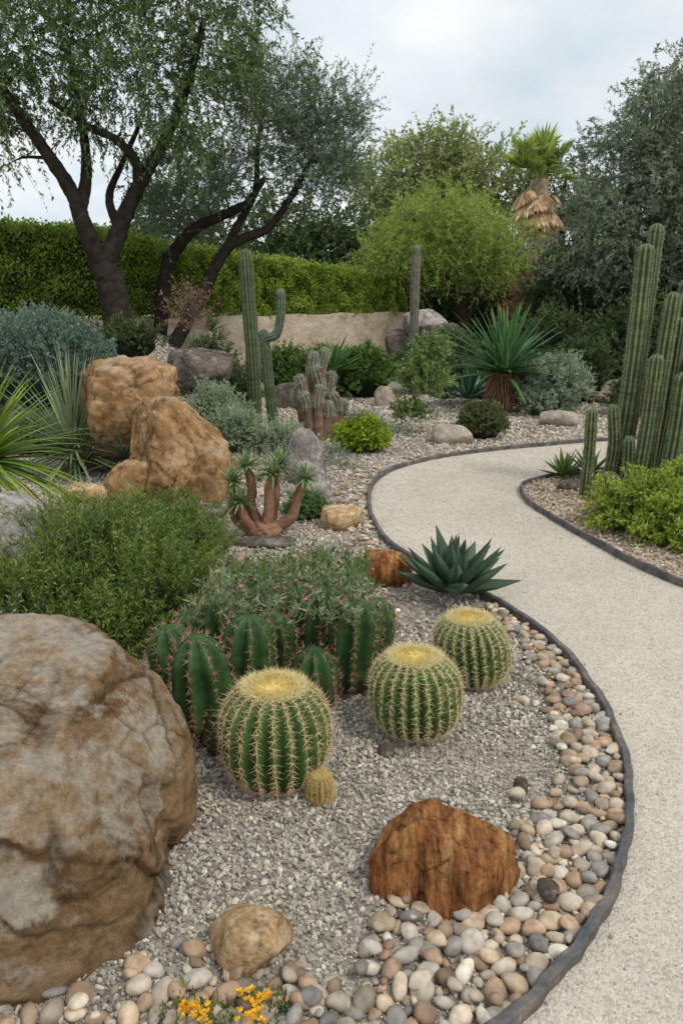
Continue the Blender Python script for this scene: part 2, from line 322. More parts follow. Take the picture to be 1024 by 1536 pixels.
# ------------------------------------------------------------ rocks
def rock(name,loc,half,rot,mat,planes=None,seed=0,sub=5,amp=.04,npl=12,k=30,z=None,facet=.06,fs=1.7,cracks=.02,freq=1.6,strata=None,chips=16,chipd=.94):
    V,F=ICO[sub]; rs=np.random.default_rng(seed+100); half=np.array(half)
    if planes is None:
        nn=nrm(rs.normal(size=(npl,3))); dd=rs.uniform(.70,.98,npl)
        nn=np.vstack([nn,[[0,0,1],[0,0,-1],[1,0,0],[-1,0,0],[0,1,0],[0,-1,0]]]); dd=np.concatenate([dd,rs.uniform(.86,1.02,6)])
    else:
        pl=np.array(planes,float); nn=nrm(pl[:,:3]); dd=pl[:,3]
    if chips:
        cn=nrm(rs.normal(size=(chips,3))); rr0=1/np.max(np.maximum(cn@nn.T,1e-6)/dd,axis=1)
        # support distance of each chip plane, cut a little inside it
        r_all=1/np.max(np.maximum(V@nn.T,1e-6)/dd,axis=1); sup=((V*r_all[:,None])@cn.T).max(0)
        nn=np.vstack([nn,cn]); dd=np.concatenate([dd,sup*rs.uniform(chipd-.06,chipd+.02,chips)])
    D=V; q=np.maximum(D@nn.T,0)/dd; r=1/((q**k).sum(1))**(1/k)
    size=1 if planes is None else float(np.mean(half)); sv=Vector((seed*3.1,seed*1.7,0)); 
    asp=(half/half.max()) if planes is None else np.ones(3)
    ds=np.zeros(len(V)); cav=np.ones(len(V))
    if strata: sdir=Vector(strata[0]).normalized()
    for i in range(len(V)):
        p=Vector(V[i]*r[i]*asp)/size
        pn=p*freq+sv; w=noise.noise_vector(pn*1.5)*.12
        a=noise.fractal(pn*1.3,.85,2.1,5); b=noise.fractal(pn*7,.7,2.2,4)
        tot=amp*.6*a+amp*.45*b
        for (f,am,cr) in ((fs,facet,cracks),(fs*2.7,facet*.38,cracks*.35)):
            pv=p*f+w+sv; d,pt=noise.voronoi(pv)
            h=noise.cell_vector(pt[0]*13.7+Vector((.3,.7,.1)))
            hv=Vector((h[0]-.5,h[1]-.5,h[2]-.5))
            tot+=am*((pv-pt[0]).dot(hv)*1.2+(h[0]-.5)*.7)
            if cr:
                e=math.exp(-((d[1]-d[0])/.045))
                gate=max(0,min(1,.4+3*noise.noise(pn*1.1+Vector((7,3,1)))))
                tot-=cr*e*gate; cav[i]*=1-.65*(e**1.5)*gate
        if strata:
            for fz,am in ((strata[1],strata[2]),(strata[1]*2.7,strata[2]*.4)):
                u=p.dot(sdir)*fz+.45*noise.noise(pn*.9)+.10*noise.noise(pn*5); fl=math.floor(u); fr=u-fl
                hh=noise.cell(Vector((fl*1.3+.2,fz,seed)))
                gate=max(0,min(1,.6+2.2*noise.noise(pn*1.4+Vector((2,8,fl*.7)))))
                tot+=am*(hh-.5)*gate*min(1,fr*16)*min(1,(1-fr)*16)
                e=math.exp(-min(fr,1-fr)/.022)*gate
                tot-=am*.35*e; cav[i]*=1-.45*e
        ds[i]=tot
    W=D*(r*(1+ds))[:,None]
    if planes is None: W=W*half
    c,s=math.cos(rot),math.sin(rot); W=W@np.array([[c,-s,0],[s,c,0],[0,0,1]]).T
    zz=(ghf(loc[0],loc[1])+half[2]*.6) if z is None else z
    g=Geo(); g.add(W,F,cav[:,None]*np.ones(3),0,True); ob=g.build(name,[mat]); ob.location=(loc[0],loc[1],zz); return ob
big=[(.14,-.12,1,.335),(.70,-.1,.68,.385),(.99,-.12,.12,.50),(-.08,-.95,.22,.565),(.66,-.74,.10,.605),(-1,0,.1,.75),(-.2,.97,.2,.50),(.6,.8,.25,.5),(0,0,-1,.35),(.3,-.62,.72,.475),(-.3,-.6,.74,.50)]
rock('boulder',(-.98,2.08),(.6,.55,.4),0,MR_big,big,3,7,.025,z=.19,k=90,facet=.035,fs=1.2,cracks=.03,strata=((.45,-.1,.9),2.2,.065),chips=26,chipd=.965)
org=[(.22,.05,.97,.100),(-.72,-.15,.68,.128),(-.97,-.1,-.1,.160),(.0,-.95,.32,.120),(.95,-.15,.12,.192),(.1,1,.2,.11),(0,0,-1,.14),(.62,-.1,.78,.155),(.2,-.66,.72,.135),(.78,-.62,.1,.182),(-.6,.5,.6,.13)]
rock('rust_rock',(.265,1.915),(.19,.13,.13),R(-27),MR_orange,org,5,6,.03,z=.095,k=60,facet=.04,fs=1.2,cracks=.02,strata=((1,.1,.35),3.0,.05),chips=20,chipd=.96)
rock('tan_rock',(-.225,1.645),(.118,.10,.085),R(10),MR_tan,None,8,5,.05,z=.045,k=16,facet=.08)
rock('small_stone',(.16,2.53),(.035,.03,.025),0,MR_dark,None,2,3)
rock('small_stone',(.6,2.32),(.028,.028,.035),0,MR_dark,None,4,3)
rock('small_stone',(.56,1.80),(.033,.03,.028),0,MR_dark,None,6,3,z=.05)
rock('small_stone',(-.63,3.0),(.05,.04,.03),0,MR_dark,None,7,3)
rock('boulder',(-1.36,6.55),(.46,.45,.58),R(35),MR_bould,None,12,6,.06,10,z=.27,k=26,facet=.08,fs=1.3,cracks=.04,strata=((.8,.1,.5),2.4,.07))
rock('boulder',(-1.90,7.25),(.54,.45,.54),R(-10),MR_bould,None,14,6,.06,10,z=.56,k=26,facet=.08,fs=1.3,cracks=.04,strata=((.3,.1,.9),2.4,.06))
rock('boulder',(-1.08,6.3),(.22,.22,.27),R(60),MR_bould,None,15,5,.06,12,z=.12,facet=.08,cracks=.02,k=16)
rock('boulder',(-1.72,6.3),(.22,.2,.22),R(30),MR_bould,None,16,5,.06,12,z=.08,facet=.08,k=16)
rock('grey_boulder',(-1.72,9.7),(.42,.35,.3),R(0),MR_dark,None,17,5,z=.68)
rock('pale_boulder',(-1.82,4.0),(.36,.33,.36),R(15),MR_grey,None,19,6,z=.22)
rock('flat_stone',(-1.0,5.75),(.16,.1,.05),R(-20),MR_dark,None,21,4)
rock('grey_rock',(-.24,6.35),(.17,.14,.20),R(20),MR_grey,None,23,5,z=.10)
rock('grey_rock',(-.33,6.85),(.2,.15,.34),R(-10),MR_grey,None,24,5,z=.16)
rock('tan_rock',(-.02,5.42),(.175,.12,.1),R(-12),MR_tan,None,25,5,k=10,z=.06,facet=.06)
rock('rust_rock',(.26,4.33),(.17,.14,.14),R(-30),MR_orange,None,26,5,z=.07)
rock('flat_stone',(-.5,5.02),(.22,.09,.035),R(-5),MR_dark,None,27,4)
rock('beige_rock',(1.23,8.75),(.27,.17,.16),R(0),MR_beige,None,28,5,k=8,z=.08,facet=.04,cracks=0,chips=0)
rock('beige_rock',(2.75,10.0),(.3,.17,.15),R(-12),MR_beige,None,29,5,k=8,z=.08,facet=.04,cracks=0,chips=0)
rock('beige_rock',(.62,11.8),(.15,.12,.2),R(10),MR_beige,None,30,4,z=.12,facet=.05)
rock('dark_rock',(-.75,11.6),(.3,.2,.25),R(0),MR_dark,None,31,4,z=.15)
rock('dark_rock',(-.45,11.4),(.22,.2,.18),R(30),MR_dark,None,32,4,z=.1)
rock('dark_rock',(4.3,11.5),(.45,.3,.3),R(0),MR_dark,None,33,5,z=.2)
rock('rust_rock',(4.75,11.9),(.3,.2,.2),R(20),MR_bould,None,34,4,z=.35)
rock('grey_boulder',(1.7,16.5),(.5,.4,.35),R(10),MR_grey,None,35,5,z=1.0)
rock('grey_boulder',(2.05,16.3),(.6,.45,.6),R(40),MR_dark,None,36,5,z=.5)
rock('grey_boulder',(1.3,16.6),(.45,.4,.6),R(70),MR_dark,None,37,5,z=.4)
rock('beige_rock',(4.4,12.2),(.7,.3,.25),R(0),MR_beige,None,38,4,z=.1)
rock('dark_rock',(1.9,6.5),(.1,.08,.07),0,MR_dark,None,39,3)
rock('tan_rock',(-2.05,6.2),(.2,.15,.1),0,MR_tan,None,40,4)
g=Geo()
c=rect(110,-2.8,3.2,4.8,12); c=c[(~pip(c,PATHPOLY))&(edist(c,E)>.1)]
for p in c:
    s=rng.uniform(.03,.085); V,F=ICO[2]; W=V*(1+.1*rng.normal(size=(len(V),1)))*np.array([s,s*.8,s*.6]); g.add(W+np.array([p[0],p[1],ghf(*p)+s*.2]),F,pal([(.44,.36,.28),(.32,.28,.24),(.54,.45,.36)],1)[0],0,False)
g.build('scattered_stones',[M_stone])

# ------------------------------------------------------------ foliage
def sprigs(geo,P,D,Lt,nl,L,W,c1,c2,spread=.8,droop=0,mi=0,clump=None,stem=True,stemcol=(.1,.09,.05),smi=None,Lvar=.35):
    n=len(P); D=nrm(D)
    Lt=Lt*(1+.25*rng.normal(size=n)); t=rng.uniform(.08,1,(n,nl))
    pos=P[:,None]+D[:,None]*(t*Lt[:,None])[...,None]; pos[...,2]-=droop*(t**2)*Lt[:,None]
    dd=D[:,None]*.7+spread*nrm(rng.normal(size=(n,nl,3))); dd[...,2]-=droop*.9
    cl=rng.random(n) if clump is None else clump
    tt=np.clip(.55*cl[:,None]+.45*rng.random((n,nl)),0,1).ravel()
    col=lerpc(c1,c2,tt)*(1+.12*rng.normal(size=(n*nl,1)))
    l=L*(1+Lvar*rng.normal(size=n*nl)).clip(.4,2); w=W*(l/L)
    inst(geo,LEAF[0],LEAF[1],pos.reshape(-1,3),frames(dd.reshape(-1,3)),np.column_stack([w,l,w]),col,mi)
    if stem:
        e=P+D*Lt[:,None]; e[:,2]-=droop*Lt; dv=e-P; ln=np.linalg.norm(dv,axis=1); rr=np.maximum(.0018,ln*.006)
        inst(geo,SPINE[0],SPINE[1],P,frames(dv),np.column_stack([rr,ln,rr]),np.tile(stemcol,(n,1)),mi if smi is None else smi)
def hemi(n,zmin=-.15):
    v=nrm(rng.normal(size=(n*3,3))); v=v[v[:,2]>zmin][:n]; return v
def fnoise(P,f,s=0):
    return np.array([noise.noise(Vector((p[0]*f+s,p[1]*f,p[2]*f))) for p in P])
def shrub(name,clumps,n,nl,Lt,L,W,c1,c2,up=.4,lump=.18,spread=.8,droop=0,core=.72,corecol=None,inner=.35,zmin=-.15):
    g=Geo(); vols=np.array([c[1][0]*c[1][2] for c in clumps]); vols=vols/vols.sum()
    for (c,r),w in zip(clumps,vols):
        m=int(n*w)+4; d=hemi(m,zmin); m=len(d); s=rng.uniform(0,50); ns=fnoise(d,2.6,s)
        rad=(1+lump*ns*1.6)*(1-inner*rng.random(m)**2.5)
        r=np.array(r); P=np.array(c)+d*r*rad[:,None]-d*Lt*.5
        D=nrm(d/r)+np.array([0,0,up])+.35*rng.normal(size=d.shape)
        clump=np.clip(.5+.9*ns+.2*rng.normal(size=m),0,1)
        sprigs(g,P,D,np.full(m,Lt),nl,L,W,c1,c2,spread,droop,0,clump)
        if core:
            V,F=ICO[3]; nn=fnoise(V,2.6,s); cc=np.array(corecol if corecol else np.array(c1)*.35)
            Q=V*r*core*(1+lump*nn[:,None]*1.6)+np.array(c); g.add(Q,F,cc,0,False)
    return g.build(name,[M_leaf])

def tree(name,limbs,ell,nt_,twig,bark=(.04,.032,.026),seed=0,up=.1,outb=.5,minr=.012):
    g=Geo(); nodes=[];nr=[]
    for pts,r0,r1 in limbs:
        P,r=tube(g,pts,r0,r1,14,len(pts)*9,np.array(bark),1,.05); nodes+=list(P[3:]); nr+=list(r[3:])
    vol=np.array([e[1][0]*e[1][1]*e[1][2] for e in ell]); cnt=(nt_*vol/vol.sum()).astype(int)+1
    T=[];O=[]
    for (c,r),k in zip(ell,cnt):
        d=nrm(rng.normal(size=(k,3)))*(rng.random((k,1))**.45); T.append(np.array(c)+d*np.array(r)); O.append(d)
    T=np.concatenate(T);O=np.concatenate(O)
    nodes=np.array(nodes);nr=np.array(nr)
    dm=np.array([np.linalg.norm(nodes-t,axis=1).min() for t in T]); o=np.argsort(dm)
    T=T[o];O=O[o]
    for t_ in T:
        dv=np.linalg.norm(nodes-t_,axis=1)+.7*np.maximum(0,nodes[:,2]-t_[2]); i=dv.argmin(); a=nodes[i]; dist=np.linalg.norm(a-t_)
        mid=(a+t_)/2+rng.normal(size=3)*dist*.1; mid[2]+=dist*.05
        r0=min(nr[i]*.7,.012+.03*dist); P,r=tube(g,[a,mid,t_],r0,min(minr*.6,r0*.6),5,6,np.array(bark)*1.1,1)
        nodes=np.vstack([nodes,P[2:]]); nr=np.concatenate([nr,r[2:]])
    K,Lt,nl,L,W,c1,c2,dr=twig
    P=np.repeat(T,K,0); Od=np.repeat(O,K,0); D=nrm(rng.normal(size=P.shape))+outb*Od+np.array([0,0,up])
    P=P+rng.normal(size=P.shape)*Lt*.25
    cl=np.clip(np.repeat(rng.random(len(T)),K)*.8+.2*rng.random(len(P)),0,1)
    sprigs(g,P,D,np.full(len(P),Lt),nl,L,W,c1,c2,.8,dr,0,cl,True,np.array(bark)*1.3,1)
    return g.build(name,[M_leaf,M_bark])

Yt=12.0
def at(y,l): return [(x,y+dy,z) for x,z,dy in l]
tree('olive_tree',[
 (at(Yt,[(-3.22,.9,0),(-3.28,1.4,0),(-3.36,1.8,0),(-3.47,2.1,0)]),.24,.17),
 (at(Yt,[(-3.45,2.0,0),(-3.62,2.5,-.1),(-3.75,2.95,-.1),(-4.05,3.5,-.2),(-4.5,4.15,-.1),(-5.0,5.0,0)]),.14,.05),
 (at(Yt,[(-3.68,2.7,-.1),(-3.6,3.2,.1),(-3.62,3.8,.2),(-3.75,4.8,.3)]),.10,.04),
 (at(Yt,[(-3.4,1.95,0),(-3.2,2.45,.1),(-2.98,2.95,.2),(-2.75,3.3,.2),(-2.45,3.75,.2),(-2.1,4.4,.1),(-1.85,5.1,0)]),.14,.04),
 (at(Yt,[(-2.9,3.1,.2),(-2.87,3.4,0),(-3.1,3.65,-.1),(-3.4,3.78,-.2),(-3.9,4.1,-.3)]),.08,.03),
 (at(Yt,[(-3.2,2.5,.1),(-3.35,2.95,.3),(-3.2,3.4,.5),(-2.9,4.0,.6)]),.07,.03)],
 [((-4.3,Yt,4.9),(1.5,1.3,1.0)),((-2.3,Yt,5.0),(1.5,1.3,.9)),((-2.7,Yt,4.15),(1.2,1.0,.5)),((-5.1,Yt,4.3),(.9,1.2,.8)),((-3.2,Yt,6.1),(2.4,1.6,.7)),((-1.3,Yt,4.5),(.7,.8,.6)),((-2.2,Yt,3.6),(.6,.6,.3)),((-4.6,Yt,3.7),(.6,.7,.35))],
 360,(9,.42,36,.054,.017,(.04,.085,.025),(.165,.24,.08),.45),up=.0)
Y2=13.4
tree('leaning_olive_tree',[
 (at(Y2,[(-2.75,.8,0),(-2.45,1.3,0),(-2.2,1.7,0),(-1.85,2.28,0),(-1.5,2.48,0),(-1.15,2.62,0),(-.78,3.1,0),(-.45,3.65,0)]),.12,.04),
 (at(Y2,[(-1.9,2.2,0),(-1.65,2.7,.2),(-1.38,3.2,.3),(-1.32,3.8,.2),(-1.2,4.4,.2)]),.07,.03),
 (at(Y2,[(-2.85,2.2,.5),(-2.4,2.62,.3),(-1.95,2.8,.2),(-1.5,3.0,.1),(-1.2,3.35,0)]),.11,.04),
 (at(Y2,[(-3.1,.8,.5),(-3.0,1.6,.5),(-2.85,2.25,.5)]),.12,.11)],
 [((-.6,Y2,4.0),(.95,.9,.8)),((-1.3,Y2,4.6),(.5,.7,.45)),((-.2,Y2,3.35),(.6,.8,.4)),((-2.1,Y2,3.4),(.8,.8,.45)),((-2.6,Y2+.4,2.9),(.8,.6,.35))],
 240,(10,.42,36,.045,.012,(.06,.10,.06),(.19,.27,.155),.0),up=.7)
Y3=19.5
tree('palo_verde_tree',[
 (at(Y3,[(2.95,-.1,0),(2.9,.8,0),(2.75,1.4,0),(2.45,1.9,0),(2.2,2.5,0),(1.9,3.1,0)]),.17,.05),
 (at(Y3,[(2.9,.9,0),(3.15,1.5,.1),(3.4,2.1,.1),(3.7,2.9,.1)]),.11,.04)],
 [((2.3,Y3,2.8),(1.7,1.5,.8)),((1.2,Y3,2.4),(.9,1.1,.6)),((3.6,Y3,2.5),(1.1,1.1,.7)),((2.6,Y3,3.4),(1.0,1.1,.5))],
 240,(9,.6,34,.075,.013,(.15,.22,.035),(.36,.45,.10),.35),up=.2)
def bgtree(name,x,y,h,crown,nt_,c1,c2,L=.12,Lt=.7,W=.05,dr=0,K=8,nl=24):
    tree(name,[([(x,y,-.1),(x+.1,y,h*.35),(x-.1,y,h*.7),(x,y,h*.9)],.2,.05)],crown,nt_,(K,Lt,nl,L,W,c1,c2,dr),up=.2)
bgtree('background_tree',3.7,30,7,[((3.3,30,5.6),(1.5,1.4,1.4)),((5.0,30,5.7),(1.6,1.4,1.3)),((1.8,30,5.2),(1.5,1.4,1.3)),((3.5,30,4.2),(3.2,1.6,1.0))],270,(.15,.19,.06),(.36,.41,.16),K=9)
bgtree('background_tree',7.6,29,6,[((7.6,29,4.6),(1.6,1.4,1.3)),((8.6,29,3.6),(1.8,1.4,1.3))],90,(.05,.08,.025),(.15,.19,.06))
bgtree('background_tree',-.6,24,4,[((-.3,24,3.2),(1.5,1.2,.8)),((-2.2,24,3.2),(1.6,1.2,1.0)),((-4.4,23,3.6),(1.5,1.2,1.1)),((-.0,24,2.2),(3,1.4,.9))],190,(.03,.06,.022),(.12,.17,.06))
Y5=15.5
tree('grey_olive_tree',[
 (at(Y5,[(5.6,-.1,0),(5.5,1.0,0),(5.35,2.0,0),(5.2,3.0,0),(5.4,4.2,0)]),.2,.05),
 (at(Y5,[(5.5,1.2,0),(6.1,2.2,0),(6.6,3.4,0),(6.9,4.6,0)]),.14,.04)],
 [((5.2,Y5,3.3),(1.2,1.4,1.2)),((6.5,Y5,4.2),(1.5,1.5,1.5)),((5.2,Y5,2.3),(1.2,1.3,.8)),((6.8,Y5,2.6),(1.6,1.5,1.2)),((5.7,Y5,4.4),(.9,1.1,.8))],
 460,(10,.45,34,.06,.019,(.08,.11,.065),(.26,.32,.21),.25),up=.1)
g=Geo(); px,py=5.55,24.0
tube(g,[(px+.1,py,-.1),(px+.05,py,1.8),(px,py,3.4),(px,py,4.7)],.24,.26,12,30,(.34,.26,.18),1,.08)
def fan(base,az,el,Lp,fr,col,drp):
    d=np.array([math.cos(az)*math.cos(el),math.sin(az)*math.cos(el),math.sin(el)]); tip=base+d*Lp
    tube(g,[base,tip],.02,.014,4,4,np.array(col)*.8,0)
    side=nrm(np.cross(d,[0,0,1.])); upv=np.cross(side,d); k=22
    a=np.linspace(-1.7,1.7,k); D=np.cos(a)[:,None]*d+np.sin(a)[:,None]*side+.15*upv*np.abs(a)[:,None]+np.array([0,0,-drp])
    P=np.tile(tip,(k,1)); l=fr*(1-.12*np.abs(a))*(1+.1*rng.normal(size=k))
    inst(g,LEAF[0],LEAF[1],P,frames(D),np.column_stack([np.full(k,.10),l,np.full(k,.1)]),np.array(col)*(1+.2*rng.normal(size=(k,1))),0)
for i in range(24):
    fan(np.array([px,py,4.7]),rng.uniform(0,6.28),rng.uniform(-.1,1.5),rng.uniform(.5,.95),rng.uniform(.5,.7),lerpc((.12,.19,.04),(.30,.38,.08),[rng.random()])[0],.12)
for i in range(50):
    fan(np.array([px,py,rng.uniform(3.7,4.7)]),rng.uniform(0,6.28),rng.uniform(-1.45,-.2),rng.uniform(.3,.6),rng.uniform(.45,.65),lerpc((.36,.25,.14),(.62,.49,.33),[rng.random()])[0],.9)
g.build('fan_palm',[M_leaf,M_bark])
cl=[]
for i in range(34):
    x=-26+i*1.7; cl.append(((x,33+rng.uniform(-2,3),1.0),(2.0,1.8,rng.uniform(2.0,3.4) if x>-8 else rng.uniform(1.2,1.9))))
shrub('distant_trees',cl,5200,14,.7,.24,.1,(.03,.06,.02),(.11,.16,.055),.3,.2)

WL=[(-12,10.9),(-4.2,13.3),(-2.92,14.75),(1.35,19.6)]
TOP=[2.95,2.62,2.42,1.95]
seg=[];tp=[]
for i in range(3):
    for t_ in np.linspace(0,1,14,endpoint=False):
        seg.append(np.array(WL[i])*(1-t_)+np.array(WL[i+1])*t_); tp.append(TOP[i]*(1-t_)+TOP[i+1]*t_)
seg.append(np.array(WL[3])); tp.append(TOP[3]); seg=np.array(seg); tp=np.array(tp)
Tn=nrm(np.gradient(seg,axis=0)); Nn=np.column_stack([Tn[:,1],-Tn[:,0]])
def wallmesh(f0,f1,z0,z1):
    A=seg+Nn*f0; B=seg+Nn*f1; k=len(seg); z0=np.broadcast_to(z0,k); z1=np.broadcast_to(z1,k)
    V=np.stack([np.column_stack([A,z0]),np.column_stack([A,z1]),np.column_stack([B,z1]),np.column_stack([B,z0])],1)
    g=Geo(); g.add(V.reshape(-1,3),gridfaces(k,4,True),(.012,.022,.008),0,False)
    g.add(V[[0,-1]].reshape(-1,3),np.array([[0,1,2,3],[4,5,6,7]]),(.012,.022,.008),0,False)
    return g
gw=wallmesh(.25,0,-.3,1.20+.02*np.sin(np.arange(len(seg))*1.9)); wob=gw.build('garden_wall',[M_wall])
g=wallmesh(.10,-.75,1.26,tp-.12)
ln=np.linalg.norm(np.diff(seg,axis=0),axis=1); cs=np.concatenate([[0],np.cumsum(ln)])
def along(s): return np.column_stack([np.interp(s,cs,seg[:,0]),np.interp(s,cs,seg[:,1])]),np.column_stack([np.interp(s,cs,Nn[:,0]),np.interp(s,cs,Nn[:,1])]),np.interp(s,cs,tp)
m=62000; s_=rng.uniform(1,cs[-1],m); q,nn,tz=along(s_); h=rng.random(m); z=1.17+(tz-1.17)*h
nz=fnoise(np.column_stack([s_,z,z*0]),3.2); 
P=np.column_stack([q+nn*(.2+.13*nz[:,None]-.1*rng.random((m,1))**2),z+.04*rng.normal(size=m)]); D=np.column_stack([nn,np.full(m,.35)])+.7*rng.normal(size=(m,3))
cc=lerpc((.08,.14,.02),(.31,.41,.065),np.clip(.5+.8*nz+.3*rng.normal(size=m),0,1)); l=rng.uniform(.04,.075,m)
inst(g,LEAF[0],LEAF[1],P,frames(D),np.column_stack([l*.6,l,l]),cc,0)
m=26000; s_=rng.uniform(1,cs[-1],m); q,nn,tz=along(s_); w=rng.uniform(-.8,.2,m)
P=np.column_stack([q+nn*w[:,None],tz-.04+.05*rng.normal(size=m)+.05*np.sin(s_*2.3)*np.sin(s_*.9)]); D=np.column_stack([nn*.2,np.ones(m)])+.6*rng.normal(size=(m,3)); l=rng.uniform(.04,.075,m)
inst(g,LEAF[0],LEAF[1],P,frames(D),np.column_stack([l*.6,l,l]),lerpc((.13,.2,.03),(.38,.47,.08),rng.random(m)),0)
m=3500; z=rng.uniform(1.2,1.95,m); w=rng.uniform(-.78,.2,m); P=np.column_stack([seg[-1]+Nn[-1]*w[:,None]+Tn[-1]*.03,z]); l=rng.uniform(.04,.075,m)
inst(g,LEAF[0],LEAF[1],P,frames(rng.normal(size=(m,3))),np.column_stack([l*.6,l,l]),lerpc((.05,.1,.014),(.17,.26,.03),rng.random(m)),0)
g.build('clipped_hedge',[M_leaf])

cl=[((x,y,z),(rx,ry,rz)) for x,y,z,rx,ry,rz in [(4.9,13.6,.5,.9,.7,1.0),(6.2,13.4,.5,1.0,.8,1.2),(3.9,14.6,.4,.8,.6,.9),(7.6,13,.5,1.2,.8,1.6),(4.6,16.5,.8,1.2,.8,1.5),(6.4,16.8,.8,1.3,.8,1.7),(8.4,15.5,.8,1.5,.9,1.9)]]
shrub('dark_shrubs',cl,4200,22,.3,.07,.03,(.025,.05,.016),(.10,.14,.05),.3,.25)
cl=[((x,20.5+rng.uniform(-.5,1.5),.5),(1.1,.8,rng.uniform(1.3,2.0))) for x in np.linspace(2,9,7)]
shrub('dark_shrubs',cl,2800,20,.4,.1,.045,(.02,.045,.014),(.08,.12,.035),.3,.25)
shrub('bronze_shrub',[((4.3,17.2,1.35),(.75,.5,.65)),((3.7,16.8,.9),(.5,.4,.5))],650,24,.25,.06,.02,(.13,.065,.035),(.36,.2,.11),.3,.2)

G=ghf
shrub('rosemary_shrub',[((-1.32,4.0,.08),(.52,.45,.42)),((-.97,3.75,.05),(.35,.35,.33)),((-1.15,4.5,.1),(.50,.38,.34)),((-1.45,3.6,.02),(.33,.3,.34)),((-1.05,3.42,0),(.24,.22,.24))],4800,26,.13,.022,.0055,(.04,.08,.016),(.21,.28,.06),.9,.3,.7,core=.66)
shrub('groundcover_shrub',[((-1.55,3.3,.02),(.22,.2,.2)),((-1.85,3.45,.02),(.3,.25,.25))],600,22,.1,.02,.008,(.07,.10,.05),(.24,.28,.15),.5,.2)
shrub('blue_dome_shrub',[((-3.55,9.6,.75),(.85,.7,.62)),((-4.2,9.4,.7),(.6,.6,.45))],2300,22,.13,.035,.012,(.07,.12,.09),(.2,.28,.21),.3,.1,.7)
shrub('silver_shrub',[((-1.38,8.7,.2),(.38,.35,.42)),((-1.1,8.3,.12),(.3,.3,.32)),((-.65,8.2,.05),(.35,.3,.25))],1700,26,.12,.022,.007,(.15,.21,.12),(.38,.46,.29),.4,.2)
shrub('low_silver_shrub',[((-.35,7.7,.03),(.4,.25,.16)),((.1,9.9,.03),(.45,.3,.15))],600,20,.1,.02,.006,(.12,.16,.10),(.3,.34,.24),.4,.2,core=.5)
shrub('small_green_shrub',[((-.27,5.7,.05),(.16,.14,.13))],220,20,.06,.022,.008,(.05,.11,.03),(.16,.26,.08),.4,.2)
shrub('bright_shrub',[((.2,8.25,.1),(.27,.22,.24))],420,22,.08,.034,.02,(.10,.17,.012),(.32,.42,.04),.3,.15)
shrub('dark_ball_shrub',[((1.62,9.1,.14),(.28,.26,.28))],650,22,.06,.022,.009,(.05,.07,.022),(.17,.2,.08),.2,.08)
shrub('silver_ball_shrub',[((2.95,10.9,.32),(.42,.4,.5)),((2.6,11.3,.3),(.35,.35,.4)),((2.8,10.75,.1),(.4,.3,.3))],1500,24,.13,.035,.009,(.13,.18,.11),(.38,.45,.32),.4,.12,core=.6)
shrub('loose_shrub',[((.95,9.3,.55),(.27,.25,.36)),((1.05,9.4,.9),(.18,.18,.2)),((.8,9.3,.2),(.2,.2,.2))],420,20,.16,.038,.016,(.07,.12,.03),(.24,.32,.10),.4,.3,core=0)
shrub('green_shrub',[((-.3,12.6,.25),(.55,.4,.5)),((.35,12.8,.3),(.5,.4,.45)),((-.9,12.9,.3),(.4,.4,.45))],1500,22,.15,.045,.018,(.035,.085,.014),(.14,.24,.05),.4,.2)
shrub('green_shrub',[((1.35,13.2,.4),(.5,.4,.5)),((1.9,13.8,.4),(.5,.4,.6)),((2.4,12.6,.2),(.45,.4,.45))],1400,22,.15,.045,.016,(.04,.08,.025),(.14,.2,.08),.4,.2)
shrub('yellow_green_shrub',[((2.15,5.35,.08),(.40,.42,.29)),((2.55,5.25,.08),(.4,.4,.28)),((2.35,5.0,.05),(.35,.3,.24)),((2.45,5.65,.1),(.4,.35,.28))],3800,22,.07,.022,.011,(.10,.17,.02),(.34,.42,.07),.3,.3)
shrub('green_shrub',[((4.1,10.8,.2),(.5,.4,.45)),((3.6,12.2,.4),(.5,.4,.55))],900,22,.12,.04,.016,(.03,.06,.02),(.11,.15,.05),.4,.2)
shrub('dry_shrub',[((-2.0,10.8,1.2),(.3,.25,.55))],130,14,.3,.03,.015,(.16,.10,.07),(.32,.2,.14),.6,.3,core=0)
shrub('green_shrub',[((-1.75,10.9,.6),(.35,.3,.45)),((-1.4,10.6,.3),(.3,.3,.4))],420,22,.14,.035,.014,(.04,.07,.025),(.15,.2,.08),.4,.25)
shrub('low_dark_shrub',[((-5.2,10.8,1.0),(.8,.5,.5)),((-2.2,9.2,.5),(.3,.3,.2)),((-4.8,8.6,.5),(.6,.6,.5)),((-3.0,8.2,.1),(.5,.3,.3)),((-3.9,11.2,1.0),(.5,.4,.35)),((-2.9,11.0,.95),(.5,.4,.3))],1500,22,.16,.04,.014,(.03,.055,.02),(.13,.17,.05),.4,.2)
g=Geo()
for p in [(-1.0,5.0),(-.7,4.6),(-.35,4.55),(-1.2,5.4),(-.1,4.75),(-.4,7.3),(.5,9.4),(-.75,6.9),(-.9,7.5),(1.4,9.6),(.1,7.4),(-1.2,7.6)]:
    m=26; P=np.column_stack([p[0]+.07*rng.normal(size=m),p[1]+.07*rng.normal(size=m),np.full(m,.0)]); sprigs(g,P,np.column_stack([.5*rng.normal(size=(m,2)),np.ones(m)]),np.full(m,.09),9,.025,.007,(.08,.13,.05),(.26,.31,.15),.7)
g.build('weeds',[M_leaf])

